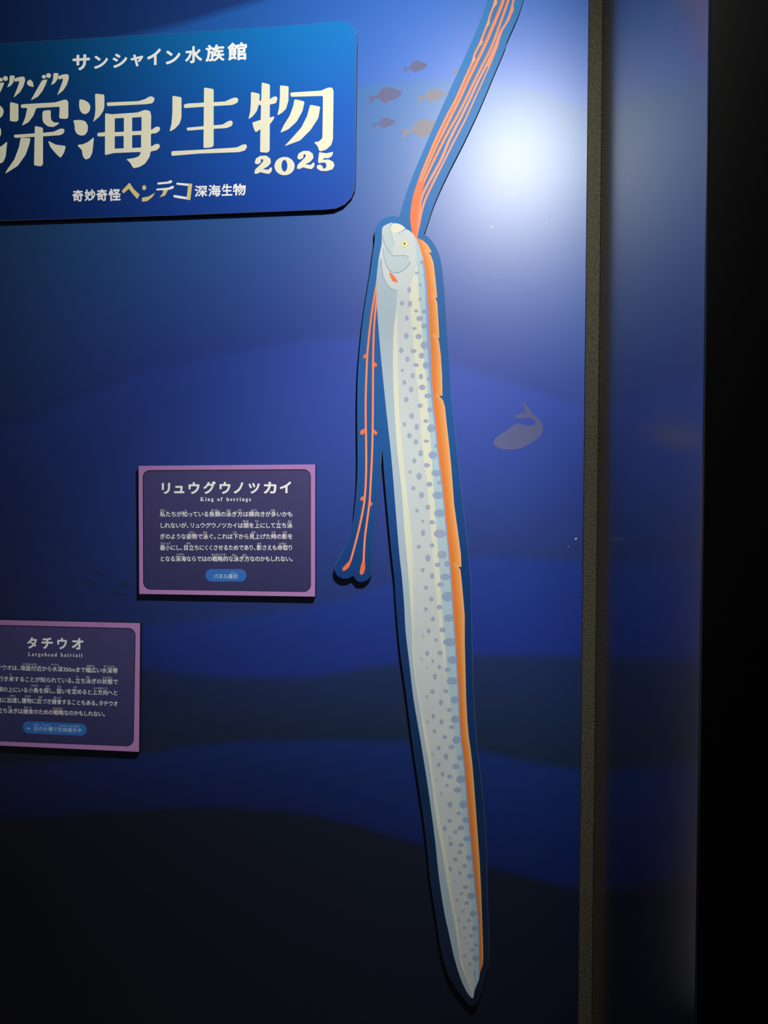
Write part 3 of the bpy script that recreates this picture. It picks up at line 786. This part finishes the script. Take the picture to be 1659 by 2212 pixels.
    spots += [(H_, s) for s in ((793, 440, 37, 33), (615, 467, 26, 28), (708, 597, 27, 32), (920, 585, 68, 50), (652, 755, 26, 34), (838, 743, 43, 34), (748, 875, 22, 25), (930, 905, 88, 55),
              (632, 1052, 27, 34), (803, 1047, 37, 30), (705, 1155, 18, 22), (970, 1140, 68, 52), (792, 1235, 24, 33), (900, 1270, 38, 30), (735, 1362, 24, 42), (970, 1420, 80, 50),
              (703, 1560, 28, 32), (880, 1555, 36, 26), (815, 1705, 27, 43), (1000, 1670, 58, 48), (928, 1805, 34, 27), (713, 1888, 24, 36), (822, 1962, 27, 37), (1000, 1930, 55, 48),
              (957, 2033, 38, 26), (728, 2085, 22, 28), (863, 2165, 32, 27))]
    spots += [(I_, s) for s in ((870, 130, 62, 57), (798, 233, 45, 36), (603, 248, 27, 36), (715, 375, 33, 48), (930, 395, 50, 42), (608, 497, 30, 35), (862, 522, 54, 42), (665, 640, 28, 38),
              (770, 672, 40, 32), (935, 715, 68, 58), (733, 810, 20, 28), (887, 872, 60, 42), (775, 1092, 36, 47), (975, 1092, 62, 58), (905, 1225, 37, 27), (768, 1335, 36, 27),
              (1010, 1325, 52, 45), (698, 1450, 32, 37), (938, 1440, 50, 38), (853, 1500, 35, 28), (1030, 1605, 55, 38), (788, 1680, 32, 36), (940, 1697, 40, 28), (920, 1805, 40, 30),
              (1060, 1885, 50, 42), (855, 1912, 38, 27), (995, 2010, 35, 28), (780, 2055, 22, 38), (920, 2115, 25, 30), (1075, 2160, 50, 40))]
    spots += [(J_, s) for s in ((838, 243, 38, 28), (780, 335, 25, 25), (920, 370, 60, 48), (713, 430, 22, 22), (855, 470, 33, 27), (945, 625, 50, 42), (735, 715, 16, 30),
              (885, 722, 30, 24), (825, 828, 30, 20), (970, 838, 38, 42), (917, 943, 30, 22), (990, 1075, 28, 30), (932, 1147, 32, 24), (828, 1232, 18, 22), (985, 1270, 48, 40),
              (900, 1352, 22, 22), (968, 1490, 15, 35))]
    faint = [(H_, s) for s in ((575, 825, 22, 25), (555, 1130, 22, 25), (635, 1240, 14, 16), (630, 1630, 22, 26), (640, 1970, 20, 26))]
    faint += [(I_, s) for s in ((520, 345, 25, 35), (645, 930, 20, 38), (775, 1590, 25, 25), (580, 730, 20, 26))] + [(J_, s) for s in ((685, 155, 18, 18), (800, 590, 28, 32), (820, 970, 15, 20), (865, 1050, 18, 22), (760, 925, 12, 15))]
    def edge_x(y): return lerp_line([(p[1], p[0]) for p in right], y)
    nsp = 0.0
    for grp, fm in ((spots, None), (faint, m_faint)):
        for crop, (x, y, rx, ry) in grp:
            s = crop[2]; cx, cy = crop[0] + x * s, crop[1] + y * s
            m = fm or (m_spot2 if edge_x(cy) - cx < 14 else m_spot)
            lim = lambda q: (min(q[0], edge_x(q[1]) - 0.4), q[1])
            nsp += 0.02
            b.poly([lim(q) for q in ell(cx, cy, rx * s, ry * s, 18)], m, lift=b.k + 1 + nsp)
    b.k += 6
    lav = [(x - min(7.0, max(2.6, 7.5 - abs(y - 730) / 40)), y) for x, y in s_right if y > 560]
    b.poly(lav + [p for p in s_right if p[1] > 560][::-1], m_lav)
    # face
    b.poly(Z(Ch, [(405, 1130), (450, 1150), (560, 1268), (700, 1268), (800, 1265), (855, 1310), (875, 1385), (760, 1520), (660, 1565), (560, 1555), (470, 1475), (425, 1330)]), m_jaw)
    b.poly(Z(Ch, [(387, 850), (400, 780), (470, 715), (550, 680), (520, 750), (540, 880), (590, 1050), (560, 1240), (450, 1110), (395, 970)]), m_jaw)
    b.poly(soft(Z(Ch, [(528, 735), (592, 684), (690, 700), (785, 768), (720, 815), (640, 862), (560, 850), (525, 800)]), 3), m_crm)
    def ink(pts, w0, w1): b.strip(curve(Z(Ch, pts), 6), (w0, w1), m_ink)
    ink([(388, 900), (400, 990), (450, 1115), (560, 1258), (640, 1266), (740, 1260), (810, 1264), (850, 1300)], 1.8, 1.2)
    ink([(395, 1130), (410, 1280), (470, 1470), (550, 1555), (650, 1570), (760, 1520), (830, 1450), (882, 1380)], 1.2, 2.0)
    ink([(360, 1320), (375, 1520), (420, 1690), (500, 1820), (600, 1880)], 1.6, 1.0)
    ink([(795, 785), (740, 825), (640, 870)], 1.8, 0.8)
    ink([(558, 688), (525, 750), (540, 870), (600, 1060)], 1.3, 0.5)
    b.k += 3
    body = b.build('body', root)
    top = b.k
    def part(name, label=None, parent=None):
        o = cur.build(name, parent or root)
        if label: o['label'] = label
        return o
    cur = Art(TF); cur.k = top
    cur.poly(Z(Ch, ell(780, 1050, 61, 61, 28)), mat('eye_ring_print', (0.42, 0.42, 0.30), rough=0.5))
    cur.poly(Z(Ch, ell(780, 1048, 55, 55, 28)), mat('eye_print', (0.74, 0.70, 0.30), rough=0.5))
    cur.poly(Z(Ch, ell(778, 1047, 17, 23, 20)), mat('pupil_print', (0.05, 0.055, 0.03), rough=0.5))
    part('eye', 'pale yellow eye', body)
    cur = Art(TF); cur.k = top
    cur.poly(soft(Z(Ch, [(505, 1575), (525, 1560), (600, 1635), (655, 1720), (648, 1757), (612, 1725), (570, 1727), (530, 1650)]), 1.5), m_coral)
    part('pectoral_fin', 'small red side fin', body)
    # dorsal fin
    fin_r = [(900.5, 513), (912.6, 519), (924.7, 530), (930, 540), (932.8, 545.5), (930, 545), (920, 539), (931, 552), (936.7, 568.8), (941.5, 611), (944.6, 643.5), (941, 640.5), (935.5, 636),
             (942.7, 648), (944.5, 653.8), (946.8, 687.6), (949, 730.7), (944, 727), (937.6, 720), (948, 735), (952, 764.5), (955, 810.6), (955.8, 855), (951, 854), (944.5, 851), (954, 861),
             (957.6, 866), (961.4, 880), (964.3, 910), (969.4, 954), (974.9, 1008.5), (981, 1090), (989.3, 1149.5), (995.7, 1198), (996.6, 1224.6), (992, 1222), (984.8, 1217), (994.8, 1231),
             (998, 1262), (1000.6, 1290), (1003.9, 1330), (1003.9, 1386), (1005.5, 1451.5), (1007, 1508.5), (1009.5, 1557), (1012.6, 1592), (1017, 1622), (1020.5, 1652), (1024, 1695.7),
             (1027.8, 1746), (1032, 1804), (1035.7, 1855), (1038, 1895), (1039, 1917.5), (1041, 1970), (1043, 2030), (1044, 2067.5), (1042.8, 2085.5), (1036.8, 2102)]
    m_or = mat('fin_orange_print', (0.76, 0.205, 0.036), rough=0.5, spec=0.35, noise=0.05, nscale=500)
    cur = Art(TF); cur.k = top + 4
    cur.poly(fin_r + s_right[::-1], m_or)
    for frac, col in ((0.34, (0.76, 0.26, 0.060)), (0.52, (0.78, 0.30, 0.085)), (0.68, (0.80, 0.35, 0.115)), (0.83, (0.83, 0.42, 0.17))):
        m = mat('fin_orange_tint', col, rough=0.5, spec=0.35)
        inner = []
        for x, y in fin_r:
            e = edge_x(y); inner.append((e + (x - e) * frac, y))
        keep = [i for i, (x, y) in enumerate(fin_r) if x - edge_x(y) > 3 and 514 < y]
        seg = [[]]
        for i in keep:
            if seg[-1] and fin_r[i][1] < fin_r[seg[-1][-1]][1]: seg.append([])
            if seg[-1] and i - seg[-1][-1] > 1: seg.append([])
            seg[-1].append(i)
        for s in seg:
            if len(s) < 3: continue
            cur.poly([fin_r[i] for i in s] + [inner[i] for i in s][::-1], m)
    part('dorsal_fin', 'orange fin along the back')
    # crest rays
    rays = [
        ([(1094, -80), (1069.8, 0), (1066, 14.5), (1059, 32.5), (1054.4, 48.8), (1048, 65), (1040, 86.8), (1033.6, 101), (1025.5, 117.5), (1021, 133.8), (1013.7, 150), (997.4, 186), (983, 218.8),
          (967, 248), (955, 273), (941, 302), (925, 341), (912, 373), (904.6, 394), (897, 416), (891, 445), (889, 475), (893, 500), (897, 520)], (4.5, 6.0)),
        ([(1110, -80), (1087, 0), (1077, 27), (1064, 57.9), (1048, 95.8), (1028, 137.4), (1008, 179), (990, 218.8), (974, 250), (960, 279), (944.4, 309), (928, 346), (917, 371), (909, 391), (901, 421), (896, 457), (895, 500), (897, 520)], (7, 6.5)),
        ([(1120, -80), (1097.8, 0), (1087.8, 29), (1077, 59.7), (1060.7, 103), (1040.8, 142.9), (1022.7, 179), (1004.7, 217), (984, 257), (975.7, 271), (956.4, 307.5), (938.4, 343.7), (922.7, 376),
          (911.8, 402.7), (904.6, 433), (899.8, 469), (897, 500), (898, 520)], (5.2, 5.8)),
        ([(1132, -80), (1109.5, 0), (1102, 29), (1093, 50.6), (1079.7, 72), (1071.6, 95.8), (1061.6, 117.5), (1051.7, 139), (1033.6, 173.6), (1015.5, 213), (996, 253), (986.6, 271), (968.5, 307.5),
          (954, 342.5), (934.7, 378.6), (920, 406), (909.4, 430.5), (905, 463), (899.5, 500), (898, 520)], (4.5, 6.0)),
        ([(1076, 96), (1064, 126.6), (1049.9, 159), (1033.6, 195), (1017, 231.5), (1004.7, 258.6), (992.6, 282), (974.5, 317), (958.9, 348.5), (943, 380), (928.7, 408.8), (917.9, 433), (910.6, 457),
          (904.6, 487), (901, 500), (898, 520)], (2.4, 5.8))]
    for i in (4, 3, 2, 1, 0):
        pts, wd = rays[i]
        cur = Art(TF); cur.k = 1 + (4 - i) * 3
        c = curve(pts, 3)
        cur.strip(c, wd, m_coral if i < 3 else m_salmon)
        if i == 0:
            D_ = (860, 0, 300 / 1659)
            for q in ([(1150, 0), (1182, 0), (1184, 45), (1150, 85), (1128, 110), (1140, 60)], [(1090, 210), (1094, 285), (1060, 330), (1040, 350), (1062, 290)],
                      [(1000, 460), (1014, 505), (985, 545), (950, 575), (975, 510)], [(915, 660), (924, 715), (890, 755), (860, 790), (885, 715)]):
                cur.poly(soft(Z(D_, q), 1.5), m_coral2)
        if i < 3: cur.strip([(x + (1.2 if i else -0.6), y) for x, y in c if y < 400], (2.4, 1.8), m_coral2)
        if i == 3:
            D_ = (860, 0, 300 / 1659)
            cur.poly(curve(Z(D_, [(1372, 60), (1385, 110), (1352, 180), (1330, 240), (1290, 300), (1250, 370), (1220, 450), (1190, 560), (1140, 680), (1090, 790), (1060, 800), (1100, 690),
                                  (1160, 540), (1205, 420), (1235, 350), (1280, 290), (1320, 200)]), 2, True), m_salmon)
        part('crest_ray')
    # pelvic rays with paddle tips
    pel = [([(818, 592), (813.5, 613.8), (807.7, 646), (801.5, 687.6), (797, 726), (793.5, 764.5), (791.5, 810.6), (790, 856.8), (789.9, 905), (790.8, 954), (791, 1008.5), (789.5, 1053.7), (786.8, 1084), (781, 1117),
             (772, 1156.8), (761.5, 1196.6), (757, 1212)],
            [(F_, [(310, 1710), (328, 1715), (322, 1745), (300, 1800), (250, 1840), (225, 1845), (218, 1812), (260, 1765)]), (G, [(218, 1178), (165, 1220), (156, 1250), (176, 1272), (205, 1245)]),
             (F_, [(492, 140), (435, 165), (428, 195), (445, 222), (475, 205), (492, 185)]), (F_, [(492, 932), (435, 970), (433, 1000), (462, 1007), (480, 980)])]),
           ([(819, 606), (815, 630), (810.7, 672), (807.7, 710.7), (806, 764.5), (805.7, 810.6), (805.2, 905), (804, 972), (801, 1035.6), (798.6, 1080.8), (794, 1117), (788.6, 1156.8), (786.4, 1189), (785.4, 1214.6)],
            [(F_, [(462, 1705), (487, 1720), (492, 1810), (475, 1870), (445, 1895), (425, 1870), (433, 1810)]), (G, [(302, 1298), (345, 1335), (358, 1350), (345, 1385), (305, 1377)]),
             (F_, [(590, 145), (640, 190), (625, 222), (598, 206)]), (F_, [(548, 1003), (583, 1040), (565, 1068), (543, 1060)])])]
    for pts, lobes in pel:
        cur = Art(TF); cur.k = 1
        c = curve(pts, 3)
        for crop, q in lobes: cur.poly(soft(Z(crop, q), 2.2), m_coral)
        cur.strip(c, (4.6, 4.6), m_coral)
        cur.strip([(x + 0.4, y) for x, y in c], (1.6, 2.0), m_coral2)
        part('pelvic_ray')
oarfish()
